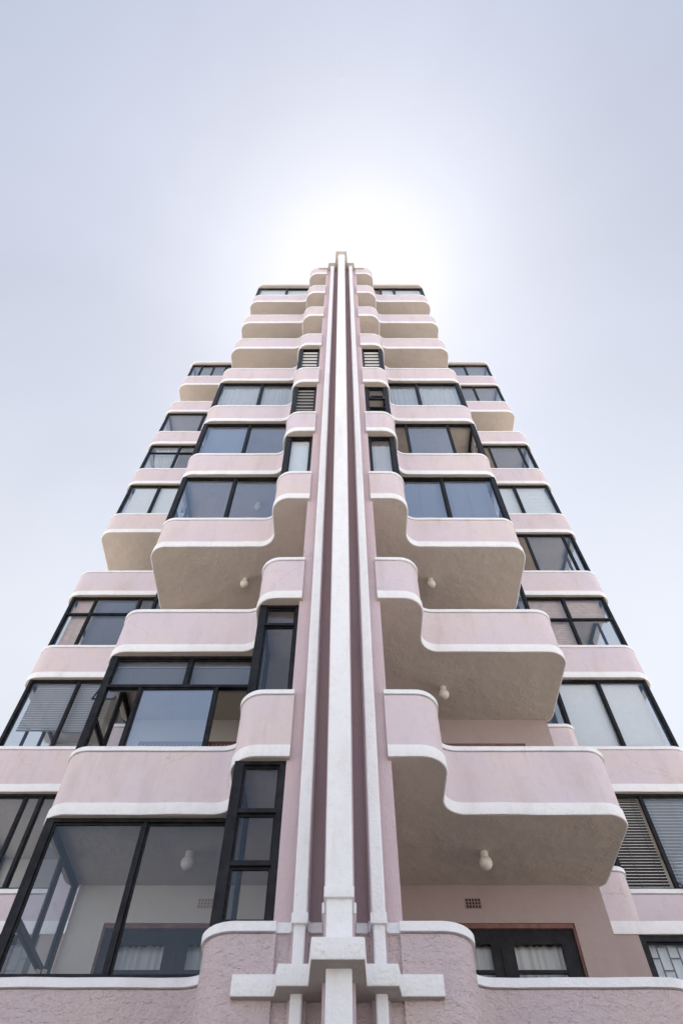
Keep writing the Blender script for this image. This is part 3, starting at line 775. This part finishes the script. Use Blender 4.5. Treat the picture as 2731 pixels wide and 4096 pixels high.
# ------------------------------------------------------------------ ground, unseen: dark near, pale far to grade the bounce on soffits
m = MB(); m.add([(-400, -400, GZ), (400, -400, GZ), (400, 400, GZ), (-400, 400, GZ)], [(0, 1, 2, 3)])
tag(m.build('ground', 'ground', None, smooth=0), kind='structure')
m = MB(); m.add([(-200, -8.5, GZ + .004), (200, -8.5, GZ + .004), (200, -2.5, GZ + .004), (-200, -2.5, GZ + .004)], [(0, 1, 2, 3)])
tag(m.build('road', 'road', None, smooth=0), kind='structure')
m = MB(); m.box(-12.5, 12.5, -2.5, 20, GZ - .1, GZ + .12)
tag(m.build('pavement', 'pavement', None, smooth=0), kind='structure')

# ------------------------------------------------------------------ sky and sun
EXPO = 1.05; SKY_GAIN = .36 * .12 / .1 / 2 ** EXPO; HAZE = 10 / 2 ** EXPO
SUN = Vector((.020, .252, 1.03)).normalized()
el = math.asin(SUN.z); az = math.atan2(SUN.x, SUN.y)
W = bpy.data.worlds.new('World'); SC.world = W; W.use_nodes = True
nt = W.node_tree; bg = nt.nodes['Background']
sky = nt.nodes.new('ShaderNodeTexSky'); sky.sky_type = 'NISHITA'; sky.sun_disc = False
sky.sun_elevation = el; sky.sun_rotation = az
sky.air_density = 1.0; sky.dust_density = 1.1; sky.ozone_density = 1.0; sky.altitude = 0
hsv = nt.nodes.new('ShaderNodeHueSaturation'); hsv.inputs['Saturation'].default_value = .55; hsv.inputs['Value'].default_value = SKY_GAIN
nt.links.new(sky.outputs[0], hsv.inputs['Color'])
# bright summer haze, thicker towards the horizon, with barely visible wisps
tc = nt.nodes.new('ShaderNodeTexCoord'); sp = nt.nodes.new('ShaderNodeSeparateXYZ'); nt.links.new(tc.outputs['Generated'], sp.inputs[0])
mr = nt.nodes.new('ShaderNodeMapRange'); mr.interpolation_type = 'SMOOTHSTEP'
mr.inputs['From Min'].default_value = .62; mr.inputs['From Max'].default_value = 1.0
nt.links.new(sp.outputs['Z'], mr.inputs['Value'])
hz = nt.nodes.new('ShaderNodeMix'); hz.data_type = 'RGBA'
hz.inputs['A'].default_value = (*[c * HAZE for c in (.625, .645, .69)], 1); hz.inputs['B'].default_value = (*[c * HAZE for c in (.262, .295, .395)], 1)
nt.links.new(mr.outputs[0], hz.inputs['Factor'])
def wmath(op, x, y):
    q = nt.nodes.new('ShaderNodeMath'); q.operation = op; q.use_clamp = False
    for i, v in enumerate((x, y)):
        if hasattr(v, 'is_linked'): nt.links.new(v, q.inputs[i])
        else: q.inputs[i].default_value = v
    return q.outputs[0]
def wrange(src, lo, hi, to0=0.0, to1=1.0):
    q = nt.nodes.new('ShaderNodeMapRange'); q.interpolation_type = 'SMOOTHSTEP'
    for n_, v in (('From Min', lo), ('From Max', hi), ('To Min', to0), ('To Max', to1)): q.inputs[n_].default_value = v
    nt.links.new(src, q.inputs['Value']); return q.outputs[0]
def wmix(f, a_, b_):
    q = nt.nodes.new('ShaderNodeMix'); q.data_type = 'RGBA'; nt.links.new(f, q.inputs['Factor'])
    for v, k_ in ((a_, 'A'), (b_, 'B')):
        if isinstance(v, tuple): q.inputs[k_].default_value = (*[c * HAZE for c in v], 1)
        else: nt.links.new(v, q.inputs[k_])
    return q.outputs['Result']
# away from the sun the sky is clearer and bluer overhead, brightened low down to light the facade
anti = wmix(wrange(sp.outputs['Z'], .12, .62), (1.12, 1.14, 1.20), (.40, .50, .70))
haze = wmix(wrange(sp.outputs['Y'], .05, -.62), hz.outputs['Result'], anti)
wn = nt.nodes.new('ShaderNodeTexNoise'); wn.inputs['Scale'].default_value = 1.7; wn.inputs['Detail'].default_value = 6; wn.inputs['Distortion'].default_value = .7
nt.links.new(tc.outputs['Generated'], wn.inputs['Vector'])
wis = wrange(wn.outputs['Fac'], .3, .7, .92, 1.11)
hm = nt.nodes.new('ShaderNodeVectorMath'); hm.operation = 'SCALE'
nt.links.new(haze, hm.inputs[0]); nt.links.new(wis, hm.inputs['Scale'])
# broad aureole of the hazy air round the sun
dp = nt.nodes.new('ShaderNodeVectorMath'); dp.operation = 'DOT_PRODUCT'; dp.inputs[1].default_value = SUN
nt.links.new(tc.outputs['Generated'], dp.inputs[0])
au = wmath('MULTIPLY', wmath('POWER', wmath('MAXIMUM', dp.outputs['Value'], 0.0), 7.0), .25 * HAZE)
ac = nt.nodes.new('ShaderNodeVectorMath'); ac.operation = 'SCALE'; ac.inputs[0].default_value = (1, 1, 1.0)
nt.links.new(au, ac.inputs['Scale'])
ad = nt.nodes.new('ShaderNodeVectorMath'); ad.operation = 'ADD'
nt.links.new(hsv.outputs[0], ad.inputs[0]); nt.links.new(hm.outputs[0], ad.inputs[1])
ad2 = nt.nodes.new('ShaderNodeVectorMath'); ad2.operation = 'ADD'
nt.links.new(ad.outputs[0], ad2.inputs[0]); nt.links.new(ac.outputs[0], ad2.inputs[1])
nt.links.new(ad2.outputs[0], bg.inputs['Color'])
bg.inputs['Strength'].default_value = .10
L = bpy.data.lights.new('sun', 'SUN'); L.energy = 5; L.angle = R(.5); L.color = (1, .95, .88)
lo = bpy.data.objects.new('sun', L); COL.objects.link(lo); lo.rotation_euler = SUN.to_track_quat('Z', 'Y').to_euler(); lo.location = (0, 60, 80)

# ------------------------------------------------------------------ camera
cam = bpy.data.cameras.new('camera'); co = bpy.data.objects.new('camera', cam); COL.objects.link(co)
cam.sensor_fit = 'HORIZONTAL'; cam.sensor_width = 24; cam.lens = 24; cam.clip_end = 3000; cam.clip_start = .05
cam.shift_x = -1.5 / 1568
co.location = (.04, 0, ZO); co.rotation_euler = (R(90 + 57.472), 0, 0)
SC.camera = co

SC.view_settings.view_transform = 'Standard'; SC.view_settings.look = 'None'
SC.view_settings.exposure = EXPO; SC.view_settings.gamma = 1
cy = SC.cycles
cy.max_bounces = 14; cy.diffuse_bounces = 3; cy.glossy_bounces = 4; cy.transparent_max_bounces = 24
cy.use_denoising = True
cy.caustics_reflective = False; cy.caustics_refractive = False
